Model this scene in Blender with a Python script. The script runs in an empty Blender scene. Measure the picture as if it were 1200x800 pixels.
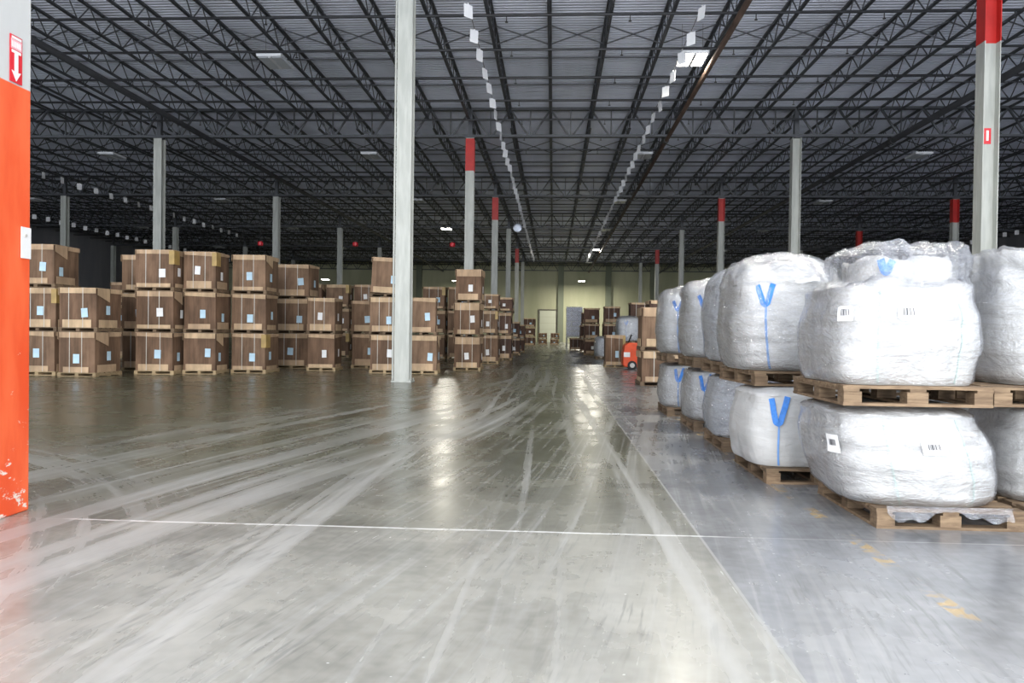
import bpy, bmesh, math, random
from mathutils import Vector, Matrix, noise
random.seed(7)
SC = bpy.context.scene
COL = SC.collection

# ------------------------------------------------------------------ camera
cam_d = bpy.data.cameras.new('camera')
cam = bpy.data.objects.new('camera', cam_d)
COL.objects.link(cam)
SC.camera = cam
cam_d.sensor_width = 36.0
cam_d.lens = 36.0 * 876.0 / 1200.0
cam_d.clip_start = 0.05
cam_d.clip_end = 600
cam.matrix_world = Matrix.Translation((0, 0, 1.35)) @ (
    Matrix.Rotation(math.radians(3.14), 4, 'Z') @
    Matrix.Rotation(math.radians(90 - 0.69), 4, 'X') @
    Matrix.Rotation(0.013, 4, 'Z'))

# ------------------------------------------------------------------ world, big lights, exposure
world = bpy.data.worlds.new('world')
SC.world = world
world.use_nodes = True
bg = world.node_tree.nodes['Background']
bg.inputs['Color'].default_value = (0.86, 0.92, 1.0, 1)
bg.inputs['Strength'].default_value = 2.7

def area_light(name, loc, rot, sx, sy, power, color=(1, 1, 1)):
    l = bpy.data.lights.new(name, 'AREA')
    l.shape = 'RECTANGLE'; l.size = sx; l.size_y = sy
    l.energy = power; l.color = color
    o = bpy.data.objects.new(name, l); COL.objects.link(o)
    o.location = loc; o.rotation_euler = rot
    return o
# added area light behind the camera; front light from an unseen source
area_light('rear_fill_light', (2.0, -24.0, 4.6), (math.radians(90), 0, 0), 10, 9, 5600, (1.0, 0.985, 0.96))
SC.view_settings.view_transform = 'Standard'
SC.view_settings.look = 'None'
SC.view_settings.gamma = 1.0
SC.view_settings.use_curve_mapping = False
SC.view_settings.exposure = 0.48
SC.cycles.use_denoising = True
SC.cycles.max_bounces = 10
SC.cycles.diffuse_bounces = 4
SC.cycles.glossy_bounces = 4
SC.cycles.transparent_max_bounces = 16
SC.cycles.sample_clamp_indirect = 6.0

# ------------------------------------------------------------------ helpers
def tag(o, label=None, cat=None, group=None, kind=None):
    if label: o['label'] = label
    if cat: o['category'] = cat
    if group: o['group'] = group
    if kind: o['kind'] = kind
    return o

def link(name, mesh, parent=None, loc=None, rot=None, scale=None):
    o = bpy.data.objects.new(name, mesh)
    COL.objects.link(o)
    if parent: o.parent = parent
    if loc: o.location = loc
    if rot: o.rotation_euler = rot
    if scale: o.scale = scale
    return o

def empty(name, loc=(0, 0, 0), rz=0):
    o = bpy.data.objects.new(name, None)
    COL.objects.link(o)
    o.empty_display_size = 0.1
    o.location = loc; o.rotation_euler = (0, 0, rz)
    return o

class MB:
    def __init__(s): s.v = []; s.f = []
    def box(s, x0, x1, y0, y1, z0, z1):
        n = len(s.v)
        s.v += [(x0,y0,z0),(x1,y0,z0),(x1,y1,z0),(x0,y1,z0),(x0,y0,z1),(x1,y0,z1),(x1,y1,z1),(x0,y1,z1)]
        s.f += [tuple(n+i for i in q) for q in ((0,3,2,1),(4,5,6,7),(0,1,5,4),(1,2,6,5),(2,3,7,6),(3,0,4,7))]
        return s
    def bar(s, p, q, w, h=None, up=(0, 0, 1)):
        h = h or w
        p = Vector(p); q = Vector(q); d = (q - p).normalized()
        u = Vector(up)
        if abs(d.dot(u)) > 0.98: u = Vector((1, 0, 0))
        a = d.cross(u).normalized() * (w / 2); b = a.cross(d).normalized() * (h / 2)
        n = len(s.v)
        for c in (p, q):
            s.v += [tuple(c - a - b), tuple(c + a - b), tuple(c + a + b), tuple(c - a + b)]
        s.f += [tuple(n+i for i in t) for t in ((0,1,2,3),(7,6,5,4),(0,4,5,1),(1,5,6,2),(2,6,7,3),(3,7,4,0))]
        return s
    def tube(s, pts, r, k=8, caps=True):
        pts = [Vector(p) for p in pts]; n0 = len(s.v)
        rr = r if isinstance(r, (list, tuple)) else [r] * len(pts)
        for i, p in enumerate(pts):
            d = (pts[min(i+1, len(pts)-1)] - pts[max(i-1, 0)]).normalized()
            u = Vector((0, 0, 1)) if abs(d.z) < 0.9 else Vector((1, 0, 0))
            a = d.cross(u).normalized(); b = a.cross(d)
            for j in range(k):
                t = 2 * math.pi * j / k
                s.v.append(tuple(p + (a * math.cos(t) + b * math.sin(t)) * rr[i]))
        for i in range(len(pts) - 1):
            for j in range(k):
                j2 = (j + 1) % k
                s.f.append((n0+i*k+j, n0+i*k+j2, n0+(i+1)*k+j2, n0+(i+1)*k+j))
        if caps:
            s.f.append(tuple(n0 + j for j in range(k))[::-1])
            s.f.append(tuple(n0 + (len(pts)-1)*k + j for j in range(k)))
        return s
    def prism(s, pts, nrm, t):
        """flat polygon pts (3-D) extruded by t along nrm"""
        n = len(s.v); m = len(pts); nv = Vector(nrm) * t
        s.v += [tuple(p) for p in pts] + [tuple(Vector(p) + nv) for p in pts]
        s.f.append(tuple(n + i for i in range(m))[::-1]); s.f.append(tuple(n + m + i for i in range(m)))
        for i in range(m):
            j = (i + 1) % m
            s.f.append((n+i, n+j, n+m+j, n+m+i))
        return s
    def mesh(s, name, mat=None, smooth=False, fix=True):
        me = bpy.data.meshes.new(name)
        me.from_pydata(s.v, [], s.f)
        if fix:
            bm = bmesh.new(); bm.from_mesh(me)
            bmesh.ops.recalc_face_normals(bm, faces=bm.faces); bm.to_mesh(me); bm.free()
        if mat: me.materials.append(mat)
        if smooth:
            for p in me.polygons: p.use_smooth = True
        me.update()
        return me
    def build(s, name, mat, parent=None, smooth=False, loc=None, rot=None):
        return link(name, s.mesh(name, mat, smooth), parent, loc, rot)

# ------------------------------------------------------------------ material helpers
class NT:
    def __init__(s, name):
        s.m = bpy.data.materials.new(name); s.m.use_nodes = True
        s.t = s.m.node_tree; s.n = s.t.nodes; s.n.clear()
        s.out = s.n.new('ShaderNodeOutputMaterial')
    def node(s, typ, **kw):
        n = s.n.new('ShaderNode' + typ)
        for k, v in kw.items(): setattr(n, k, v)
        return n
    def put(s, sock, val):
        if val is None: return
        if hasattr(val, 'is_output') or hasattr(val, 'links'): s.t.links.new(val, sock)
        elif isinstance(val, (tuple, list)) and len(val) == 3 and sock.type == 'RGBA': sock.default_value = (*val, 1)
        else: sock.default_value = val
    def math(s, op, a, b=None, c=None, clamp=False):
        n = s.node('Math', operation=op); n.use_clamp = clamp
        s.put(n.inputs[0], a); s.put(n.inputs[1], b)
        if c is not None: s.put(n.inputs[2], c)
        return n.outputs[0]
    def noise(s, vec, scale=1.0, detail=4.0, rough=0.55, dist=0.0):
        n = s.node('TexNoise'); s.put(n.inputs['Vector'], vec)
        n.inputs['Scale'].default_value = scale; n.inputs['Detail'].default_value = detail
        n.inputs['Roughness'].default_value = rough; n.inputs['Distortion'].default_value = dist
        return n.outputs['Fac']
    def ramp(s, v, lo, hi, a=0.0, b=1.0):
        n = s.node('MapRange', interpolation_type='SMOOTHSTEP'); n.clamp = True
        s.put(n.inputs['Value'], v)
        for k, x in (('From Min', lo), ('From Max', hi), ('To Min', a), ('To Max', b)): s.put(n.inputs[k], x)
        return n.outputs['Result']
    def mix(s, f, a, b, mode='MIX'):
        n = s.node('Mix', data_type='RGBA', blend_type=mode)
        s.put(n.inputs[0], f); s.put(n.inputs[6], a); s.put(n.inputs[7], b)
        return n.outputs[2]
    def comb(s, x, y, z=0.0):
        n = s.node('CombineXYZ'); s.put(n.inputs[0], x); s.put(n.inputs[1], y); s.put(n.inputs[2], z)
        return n.outputs[0]
    def sep(s, v):
        n = s.node('SeparateXYZ'); s.put(n.inputs[0], v); return n.outputs
    def objco(s): return s.node('TexCoord').outputs['Object']
    def pos(s): return s.node('NewGeometry').outputs['Position']
    def rnd(s): return s.node('ObjectInfo').outputs['Random']
    def map(s, v, scale=(1, 1, 1), loc=(0, 0, 0)):
        n = s.node('Mapping'); s.put(n.inputs['Vector'], v)
        n.inputs['Scale'].default_value = scale; n.inputs['Location'].default_value = loc
        return n.outputs[0]
    def bump(s, h, strength=0.3, dist=0.01, normal=None):
        n = s.node('Bump'); s.put(n.inputs['Height'], h)
        n.inputs['Strength'].default_value = strength; n.inputs['Distance'].default_value = dist
        if normal is not None: s.put(n.inputs['Normal'], normal)
        return n.outputs[0]
    def bsdf(s, color, rough=0.6, metallic=0.0, normal=None, spec=0.5, coat=0.0, emit=None, estr=0.0, coat_rough=0.1):
        n = s.node('BsdfPrincipled')
        s.put(n.inputs['Base Color'], color); s.put(n.inputs['Roughness'], rough); s.put(n.inputs['Metallic'], metallic)
        s.put(n.inputs['Specular IOR Level'], spec)
        s.put(n.inputs['Coat Weight'], coat); s.put(n.inputs['Coat Roughness'], coat_rough)
        if normal is not None: s.put(n.inputs['Normal'], normal)
        if emit: s.put(n.inputs['Emission Color'], emit); n.inputs['Emission Strength'].default_value = estr
        return n.outputs[0]
    def done(s, shader):
        s.t.links.new(shader, s.out.inputs['Surface']); return s.m

def simple(name, c, rough=0.6, metallic=0.0, var=0.25, scale=4.0, coat=0.0, bump=0.0, emit=None, estr=0.0):
    t = NT(name)
    n = t.noise(t.objco(), scale, 5)
    k = t.ramp(n, 0.3, 0.7, 1 - var, 1 + var * 0.5)
    col = t.mix(1.0, tuple(c), t.comb(k, k, k), 'MULTIPLY')
    nrm = t.bump(n, bump, 0.02) if bump else None
    return t.done(t.bsdf(col, rough, metallic, nrm, coat=coat, emit=emit, estr=estr))

M = {}
# --- floor: polished, worn concrete
def floor_mat():
    t = NT('polished_concrete')
    P = t.pos(); x, y, z = t.sep(P)
    wx = t.noise(t.map(P, (0.16, 0.05, 1)), 1.0, 1)
    wob = t.math('MULTIPLY', t.math('SUBTRACT', wx, 0.5), 2.2)
    big = t.noise(P, 0.35, 4, 0.6)
    mid = t.noise(P, 1.6, 4, 0.6)
    fine = t.noise(P, 12, 1, 0.5)
    # slab tone: pours differ either side of the joints, plus a paler near floor
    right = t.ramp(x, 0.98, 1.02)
    near = t.math('ADD', t.ramp(y, 5.08, 5.04, 0.0, 0.25), t.ramp(y, 9.5, 2.5, 0.0, 0.75))  # step is the pour; long ramp paints in wear dust and brighter light
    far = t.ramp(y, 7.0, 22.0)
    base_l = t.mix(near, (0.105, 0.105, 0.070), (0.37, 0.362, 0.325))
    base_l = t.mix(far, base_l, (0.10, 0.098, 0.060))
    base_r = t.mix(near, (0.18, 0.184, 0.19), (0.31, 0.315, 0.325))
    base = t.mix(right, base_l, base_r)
    k = t.math('ADD', t.ramp(big, 0.3, 0.7, 0.78, 1.12), t.ramp(mid, 0.3, 0.7, -0.12, 0.12))
    k = t.math('ADD', k, t.ramp(fine, 0.3, 0.7, -0.06, 0.06))
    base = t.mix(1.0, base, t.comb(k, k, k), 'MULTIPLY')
    # sweeping tyre tracks (dusty, pale): straight down the aisle, bending towards the pier
    u = t.math('ADD', t.math('SUBTRACT', x, t.math('MULTIPLY', y, 0.17)), wob)
    s1 = t.noise(t.comb(t.math('MULTIPLY', u, 1.7), t.math('MULTIPLY', y, 0.028), 3.0), 2.2, 5, 0.66)
    m1 = t.ramp(t.noise(t.map(P, (0.22, 0.10, 1), (4, 2, 0)), 1.0, 3), 0.42, 0.62)
    lane = t.math('MULTIPLY', t.ramp(u, -7.2, -5.4), t.ramp(u, 1.8, 0.0))
    st1 = t.math('MULTIPLY', t.math('MULTIPLY', t.ramp(s1, 0.45, 0.68), lane), t.math('ADD', t.math('MULTIPLY', m1, 0.7), 0.3))
    s2 = t.noise(t.comb(t.math('ADD', t.math('MULTIPLY', x, 2.2), t.math('MULTIPLY', wob, 1.4)), t.math('MULTIPLY', y, 0.03), 9.0), 2.0, 4, 0.62)
    lane2 = t.math('MULTIPLY', t.ramp(x, -3.2, -1.6), t.ramp(x, 2.0, 1.0))
    st2 = t.math('MULTIPLY', t.ramp(s2, 0.48, 0.68), lane2)
    # arcs round the foot of the pier
    dx = t.math('ADD', x, 8.6); dy = t.math('SUBTRACT', y, 1.6)
    r = t.math('SQRT', t.math('ADD', t.math('MULTIPLY', dx, dx), t.math('MULTIPLY', dy, dy)))
    ang = t.math('ARCTAN2', dy, dx)
    s3 = t.noise(t.comb(t.math('MULTIPLY', r, 2.0), t.math('MULTIPLY', ang, 0.7), 5.0), 2.2, 4, 0.62)
    m3 = t.math('MULTIPLY', t.ramp(r, 3.4, 5.2), t.ramp(r, 8.0, 6.2))
    st3 = t.math('MULTIPLY', t.ramp(s3, 0.45, 0.66), m3)
    st = t.math('MAXIMUM', t.math('MAXIMUM', st1, t.math('MULTIPLY', st2, 0.8)), t.math('MULTIPLY', st3, 0.75))
    fs = t.noise(t.comb(t.math('MULTIPLY', u, 9.0), t.math('MULTIPLY', y, 0.10), 6.0), 2.0, 2, 0.5)
    fst = t.math('MULTIPLY', t.ramp(fs, 0.52, 0.68), t.math('MULTIPLY', lane, t.ramp(big, 0.35, 0.6)))
    base = t.mix(t.math('MULTIPLY', fst, 0.40), base, (0.50, 0.50, 0.485))
    base = t.mix(t.math('MULTIPLY', st, 0.70), base, (0.50, 0.50, 0.485))
    # dark rubber scuffs
    d1 = t.noise(t.comb(t.math('MULTIPLY', u, 4.2), t.math('MULTIPLY', y, 0.35), 1.0), 3.0, 3, 0.6)
    dm = t.ramp(t.noise(P, 0.55, 3), 0.5, 0.64)
    base = t.mix(t.math('MULTIPLY', t.math('MULTIPLY', t.ramp(d1, 0.54, 0.72), dm), 0.5), base, (0.09, 0.09, 0.085))
    # fine scratches in the foreground slab
    sc = t.noise(t.comb(t.math('MULTIPLY', u, 16.0), t.math('MULTIPLY', y, 1.3), 2.0), 2.4, 2, 0.6)
    scm = t.math('MULTIPLY', t.ramp(y, 9.0, 3.5), t.ramp(t.noise(P, 0.8, 3), 0.40, 0.62))
    base = t.mix(t.math('MULTIPLY', t.math('MULTIPLY', t.ramp(sc, 0.52, 0.70), scm), 0.42), base, (0.12, 0.12, 0.12))
    sp = t.noise(P, 22, 1, 0.5)
    base = t.mix(t.math('MULTIPLY', t.ramp(sp, 0.78, 0.82), 0.8), base, (0.72, 0.72, 0.70))
    # saw-cut joints with filler: a 5 m grid
    def line(c, at, w, soft=0.6):
        return t.ramp(t.math('ABSOLUTE', t.math('SUBTRACT', c, at)), w, w * soft)
    gx = t.math('ABSOLUTE', t.math('SUBTRACT', t.math('FLOORED_MODULO', t.math('ADD', x, 4.0 + 2.5), 5.0), 2.5))
    gy = t.math('ABSOLUTE', t.math('SUBTRACT', t.math('FLOORED_MODULO', t.math('ADD', y, 0.02 + 2.54), 5.08), 2.54))
    grid = t.math('MAXIMUM', t.ramp(gx, 0.011, 0.006), t.ramp(gy, 0.011, 0.006))
    base = t.mix(t.math('MULTIPLY', grid, 0.6), base, (0.45, 0.45, 0.43))
    edge = t.math('ADD', t.math('MULTIPLY', t.math('SUBTRACT', mid, 0.5), 0.03), y)
    wl = t.math('MULTIPLY', line(edge, 5.06, 0.020, 0.3), t.math('MULTIPLY', t.ramp(x, -3.45, -3.35), t.ramp(x, 1.3, 0.9)))
    base = t.mix(t.math('MULTIPLY', wl, t.ramp(fine, 0.25, 0.5, 0.35, 0.95)), base, (0.80, 0.80, 0.78))
    # worn yellow aisle line
    yl = t.math('MULTIPLY', line(x, 2.02, 0.055, 0.85), t.ramp(y, 14.0, 13.9))
    yw = t.math('MULTIPLY', yl, t.math('MULTIPLY', t.ramp(mid, 0.46, 0.60), t.ramp(fine, 0.42, 0.56)))
    base = t.mix(t.math('MULTIPLY', yw, 0.7), base, (0.52, 0.34, 0.10))
    rough = t.math('ADD', t.math('ADD', t.ramp(mid, 0.3, 0.7, 0.17, 0.27), t.math('MULTIPLY', st, 0.16)), t.ramp(big, 0.35, 0.65, 0.0, 0.06))
    nrm = t.bump(t.noise(P, 1.3, 2, 0.5), 0.06, 0.02)
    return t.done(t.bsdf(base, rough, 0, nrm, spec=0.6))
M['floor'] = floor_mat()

def card_mat(name, c1, c2, fl=0.10):
    t = NT(name)
    o = t.objco(); r = t.rnd()
    n = t.noise(t.map(o, (1, 1, 0.35)), 5, 5)
    x, y, z = t.sep(o)
    flute = t.noise(t.comb(t.math('MULTIPLY', t.math('ADD', x, y), 60.0), t.math('MULTIPLY', z, 0.6), 0.0), 1.0, 3, 0.6)
    col = t.mix(t.ramp(r, 0, 1), tuple(c1), tuple(c2))
    band_ = t.noise(t.comb(t.math('ADD', t.math('MULTIPLY', t.math('ADD', x, y), 5.0), t.math('MULTIPLY', r, 40.0)), t.math('MULTIPLY', z, 0.5), r), 1.0, 2, 0.5)
    blot = t.noise(t.map(t.pos(), (1.3, 1.3, 0.9)), 1.0, 3)
    k = t.math('ADD', t.math('MULTIPLY', t.math('MULTIPLY', t.ramp(n, 0.3, 0.7, 0.8, 1.15), t.ramp(band_, 0.38, 0.58, 1 - 2.2 * fl, 1.04)), t.ramp(blot, 0.35, 0.65, 1 - 1.6 * fl, 1.1)), t.ramp(flute, 0.35, 0.65, -fl, fl))
    col = t.mix(1.0, col, t.comb(k, k, k), 'MULTIPLY')
    nrm = t.bump(t.math('ADD', flute, n), 0.35, 0.012)
    return t.done(t.bsdf(col, 0.75, 0, nrm, spec=0.25))
M['card'] = card_mat('brown_corrugated_card', (0.175, 0.105, 0.066), (0.23, 0.145, 0.092))
M['card_dark'] = card_mat('dark_brown_card', (0.10, 0.058, 0.043), (0.13, 0.075, 0.054))
M['tan'] = card_mat('tan_card', (0.46, 0.32, 0.205), (0.54, 0.39, 0.245), 0.03)
M['ochre'] = simple('ochre_packing_tape', (0.42, 0.28, 0.09), 0.45, var=0.2)
M['strap'] = simple('white_plastic_strapping', (0.60, 0.58, 0.52), 0.4, var=0.15)
M['label_blue'] = simple('pale_blue_paper', (0.50, 0.68, 0.80), 0.6, var=0.12)
M['label_white'] = simple('white_paper', (0.80, 0.80, 0.80), 0.6, var=0.06)
M['ink'] = simple('black_ink', (0.05, 0.05, 0.06), 0.6, var=0.1)

def wood_mat(name, c1, c2):
    t = NT(name)
    o = t.pos()
    g = t.noise(t.map(o, (3, 9, 26)), 1.6, 6, 0.65, 0.6)
    b = t.noise(o, 3.0, 4)
    col = t.mix(t.ramp(g, 0.3, 0.7), tuple(c1), tuple(c2))
    col = t.mix(t.ramp(b, 0.55, 0.75, 0.0, 0.6), col, tuple(0.45 * v for v in c1))
    k = t.ramp(t.rnd(), 0, 1, 0.8, 1.15)
    col = t.mix(1.0, col, t.comb(k, k, k), 'MULTIPLY')
    return t.done(t.bsdf(col, 0.75, 0, t.bump(g, 0.3, 0.005), spec=0.3))
M['wood'] = wood_mat('pallet_wood', (0.115, 0.075, 0.046), (0.235, 0.165, 0.102))
M['wood_pale'] = wood_mat('pale_pallet_wood', (0.30, 0.215, 0.12), (0.45, 0.34, 0.20))

def bag_mat(name, c):
    t = NT(name)
    o = t.objco()
    x, y, z = t.sep(o)
    cre = t.noise(t.map(o, (2.2, 2.2, 9.0)), 1.3, 6, 0.62, 0.8)
    ver = t.noise(t.map(o, (9.0, 9.0, 1.2)), 1.2, 4, 0.6)
    weave = t.noise(o, 160, 2)
    col = t.mix(t.ramp(cre, 0.35, 0.65), tuple(0.90 * v for v in c), tuple(c))
    h = t.math('ADD', t.math('ADD', t.math('MULTIPLY', cre, 0.8), t.math('MULTIPLY', ver, 0.5)), t.math('MULTIPLY', weave, 0.04))
    return t.done(t.bsdf(col, 0.5, 0, t.bump(h, 0.55, 0.035), spec=0.35))
M['bag'] = bag_mat('white_woven_fabric', (0.56, 0.56, 0.55))
M['bag_grey'] = bag_mat('pale_grey_woven_fabric', (0.44, 0.465, 0.50))

def film_mat(name, lo, hi, tint=(0.9, 0.92, 0.95), haze=0.10):
    t = NT(name)
    o = t.objco()
    a = t.noise(t.map(o, (3.0, 3.0, 5.0)), 2.0, 6, 0.62, 1.2)
    b = t.noise(t.map(o, (1.5, 1.5, 16.0)), 1.6, 4, 0.6, 0.4)
    c = t.noise(t.map(o, (14.0, 14.0, 2.0)), 1.4, 4, 0.6, 0.3)
    h = t.math('ADD', t.math('ADD', a, t.math('MULTIPLY', b, 0.35)), t.math('MULTIPLY', c, 0.22))
    nrm = t.bump(h, 0.9, 0.05)
    lw = t.node('LayerWeight'); lw.inputs['Blend'].default_value = 0.42
    t.put(lw.inputs['Normal'], nrm)
    gl = t.bsdf(tint, 0.10, 0, nrm, spec=0.8)
    glossy = t.node('BsdfGlossy'); t.put(glossy.inputs['Color'], (0.95, 0.96, 1.0)); t.put(glossy.inputs['Roughness'], 0.12)
    t.put(glossy.inputs['Normal'], nrm)
    tr = t.node('BsdfTransparent'); t.put(tr.inputs['Color'], (0.985, 0.985, 0.985))
    m1 = t.node('MixShader'); t.put(m1.inputs[0], t.ramp(a, 0.4, 0.75, haze, haze * 3)); t.put(m1.inputs[1], tr.outputs[0]); t.put(m1.inputs[2], gl)
    m2 = t.node('MixShader')
    t.put(m2.inputs[0], t.math('ADD', t.math('MULTIPLY', lw.outputs['Facing'], hi), lo)); t.put(m2.inputs[1], m1.outputs[0]); t.put(m2.inputs[2], glossy.outputs[0])
    return t.done(m2.outputs[0])
M['film'] = film_mat('clear_stretch_film', 0.08, 0.75, haze=0.03)
M['film_grey'] = film_mat('loose_grey_film', 0.12, 0.42, haze=0.16)
M['blue'] = simple('blue_webbing', (0.045, 0.22, 0.66), 0.6, var=0.15, scale=30)
M['seam'] = simple('pale_green_seam', (0.46, 0.58, 0.55), 0.6, var=0.1)
M['seam_blue'] = simple('pale_blue_seam', (0.16, 0.33, 0.68), 0.6, var=0.1)
M['yellow'] = simple('yellow_sticker', (0.70, 0.55, 0.05), 0.5, var=0.1)

def deck_mat():
    t = NT('galvanised_roof_deck')
    n = t.noise(t.map(t.pos(), (0.5, 0.12, 1)), 1.0, 4)
    k = t.ramp(n, 0.3, 0.7, 0.85, 1.1)
    col = t.mix(1.0, (0.78, 0.82, 0.94), t.comb(k, k, k), 'MULTIPLY')
    return t.done(t.bsdf(col, 0.33, 0.0, None, spec=0.5))
M['deck'] = deck_mat()
M['steel'] = simple('dark_grey_painted_steel', (0.080, 0.086, 0.098), 0.5, 0.1, 0.15, 1.0)
M['pipe'] = simple('dark_sprinkler_pipe', (0.050, 0.052, 0.058), 0.5, 0.2, 0.15, 1.0)
M['rust'] = simple('rusty_brown_pipe', (0.085, 0.055, 0.042), 0.7, 0.1, 0.35, 1.5)

def column_mat():
    t = NT('off_white_painted_column')
    p = t.pos(); x, y, z = t.sep(p)
    n = t.noise(t.map(p, (4, 4, 0.6)), 2.0, 5)
    col = t.mix(t.ramp(n, 0.35, 0.7), (0.40, 0.415, 0.385), (0.50, 0.515, 0.48))
    return t.done(t.bsdf(col, 0.5, 0, t.bump(n, 0.1, 0.01)))
M['column'] = column_mat()
M['red'] = simple('red_band_paint', (0.52, 0.022, 0.018), 0.45, var=0.15, scale=1.5)

def pier_mat():
    t = NT('orange_and_grey_painted_pier')
    p = t.pos(); x, y, z = t.sep(p)
    n = t.noise(t.map(p, (3, 3, 0.7)), 1.5, 5)
    org = t.mix(t.ramp(n, 0.3, 0.7), (0.78, 0.085, 0.022), (0.88, 0.15, 0.05))
    chips = t.noise(t.map(p, (2.4, 3.2, 6.0)), 2.2, 5, 0.7)
    low = t.ramp(z, 1.5, 0.1, 0.0, 0.12)
    chip = t.ramp(t.math('ADD', chips, low), 0.70, 0.74)
    org = t.mix(t.math('MULTIPLY', chip, t.ramp(z, 1.7, 1.2)), org, (0.80, 0.68, 0.60))
    grey = t.mix(t.ramp(n, 0.3, 0.7), (0.56, 0.57, 0.57), (0.62, 0.63, 0.62))
    col = t.mix(t.ramp(z, 3.055, 3.065), org, grey)
    return t.done(t.bsdf(col, 0.42, 0, t.bump(n, 0.15, 0.01)))
M['pier'] = pier_mat()

def wall_mat(name, c1, c2):
    t = NT(name)
    p = t.pos()
    n = t.noise(t.map(p, (0.35, 0.35, 0.08)), 1.0, 5)
    col = t.mix(t.ramp(n, 0.3, 0.7), tuple(c1), tuple(c2))
    return t.done(t.bsdf(col, 0.75, 0, None, spec=0.3))
M['wall'] = wall_mat('pale_green_cream_wall', (0.40, 0.41, 0.27), (0.52, 0.52, 0.36))
M['wall_side'] = wall_mat('grey_side_wall', (0.20, 0.205, 0.23), (0.27, 0.275, 0.30))
M['pilaster'] = wall_mat('grey_green_pilaster', (0.16, 0.18, 0.13), (0.22, 0.24, 0.18))
M['door'] = wall_mat('pale_dock_door', (0.55, 0.57, 0.46), (0.62, 0.64, 0.52))
M['frame'] = simple('dark_door_frame', (0.16, 0.15, 0.12), 0.6)
M['pennant'] = simple('white_vinyl_pennant', (0.92, 0.93, 0.96), 0.35, var=0.05)
M['cord'] = simple('thin_grey_cord', (0.10, 0.10, 0.11), 0.7)
M['fixture'] = simple('white_enamel', (0.72, 0.74, 0.78), 0.4, var=0.05)
M['tube_off'] = simple('unlit_diffuser', (0.66, 0.70, 0.76), 0.25, var=0.05)
t_ = NT('lit_tubes'); e_ = t_.node('Emission'); t_.put(e_.inputs['Color'], (1.0, 0.97, 0.86)); e_.inputs['Strength'].default_value = 22
M['tube_on'] = t_.done(e_.outputs[0])
M['orange'] = simple('orange_machine_paint', (0.80, 0.085, 0.015), 0.35, var=0.12)
M['rubber'] = simple('black_rubber', (0.025, 0.025, 0.027), 0.8)
M['hub'] = simple('pale_wheel_hub', (0.55, 0.53, 0.50), 0.5)
M['mirror'] = simple('silver_disc', (0.62, 0.68, 0.80), 0.3, 0.4, 0.1)
M['sign_red'] = simple('red_sign_plastic', (0.70, 0.02, 0.035), 0.35, var=0.08)
M['sign_pink'] = simple('pink_letter_panel', (0.85, 0.45, 0.50), 0.4, var=0.05)
M['wrap_carton'] = simple('grey_blue_carton', (0.48, 0.51, 0.62), 0.4, var=0.3)

# ================================================================== structure
LBAY = 15.24
YC = [19.81 + LBAY * k for k in range(6)]            # column rows
XC = [-49.0, -34.0, -19.0, -4.0, 11.0, 26.0, 41.0]    # column lines
XL, XR, YB, YF = -50.5, 43.0, -6.0, 110.6
ZD = 11.83                                            # top of girders / underside of deck
m = MB(); m.box(XL - 3, XR + 3, -10, YF + 1, -0.3, 0.0)
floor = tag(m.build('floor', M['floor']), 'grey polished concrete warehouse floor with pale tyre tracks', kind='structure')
# roof deck with real corrugation, flutes running across the hall
v = []; f = []
yy = YB; prof = []
while yy < YF:
    prof += [(yy, 0.0), (yy + 0.10, 0.0), (yy + 0.125, 0.055), (yy + 0.175, 0.055)]
    yy += 0.20
for (a, b) in prof: v += [(XL, a, ZD + b), (XR, a, ZD + b)]
for i in range(len(prof) - 1): f.append((2*i, 2*i+1, 2*i+3, 2*i+2))
me = bpy.data.meshes.new('ceiling'); me.from_pydata(v, [], f); me.materials.append(M['deck']); me.update()
ceiling = tag(link('ceiling', me), 'bluish grey corrugated metal roof deck on dark open trusses', kind='structure')
m = MB(); m.box(XL, XR, YB, YF, ZD + 0.10, ZD + 0.3)
m.build('roof_slab', M['steel'], ceiling)

m = MB(); m.box(XL - 0.3, XR + 0.3, YF, YF + 0.3, 0, ZD + 0.3)
wall_far = tag(m.build('wall_far', M['wall']), 'pale green cream wall at the far end of the hall', kind='structure')
for i, xx in enumerate((-20.0, -12.0, 1.05, 8.0, 14.5)):
    m = MB(); m.box(xx - 0.42, xx + 0.42, YF - 0.45, YF, 0, ZD)
    m.build('pilaster', M['pilaster'], wall_far)
m = MB(); m.box(XL - 0.3, XL, YB, YF, 0, ZD + 0.3)
wl = tag(m.build('wall_left', M['wall_side']), 'dark grey side wall behind the carton piles', kind='structure')
m = MB(); m.box(XR, XR + 0.3, YB, YF, 0, ZD + 0.3)
tag(m.build('wall_right', M['wall_side']), 'dark grey side wall beyond the bulk bags', kind='structure')
# dock door in the far wall
d = empty('door_1', (-0.8, YF - 0.02, 0)); tag(d, 'pale dock door with dark frame in the far wall', kind='structure')
for k in range(5):
    m = MB(); m.box(-1.2, 1.2, -0.08, 0.0, 0.02 + k * 0.93, 0.92 + k * 0.93); m.build('door_panel', M['door'], d)
m = MB(); m.box(-1.38, -1.2, -0.16, 0, 0, 4.85); m.box(1.2, 1.38, -0.16, 0, 0, 4.85); m.box(-1.2, 1.2, -0.16, 0, 4.68, 4.85)
m.build('door_frame', M['frame'], d)
# pier beside the photographer
m = MB(); m.box(-4.95, -3.83, 4.1, 5.28, 0, ZD)
pm = m.mesh('wall_pier', M['pier']); pier = link('wall_pier', pm)
tag(pier, 'orange and grey painted pier at the left edge of the view', kind='structure')
bv = pier.modifiers.new('bevel', 'BEVEL'); bv.width = 0.012; bv.segments = 2

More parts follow.
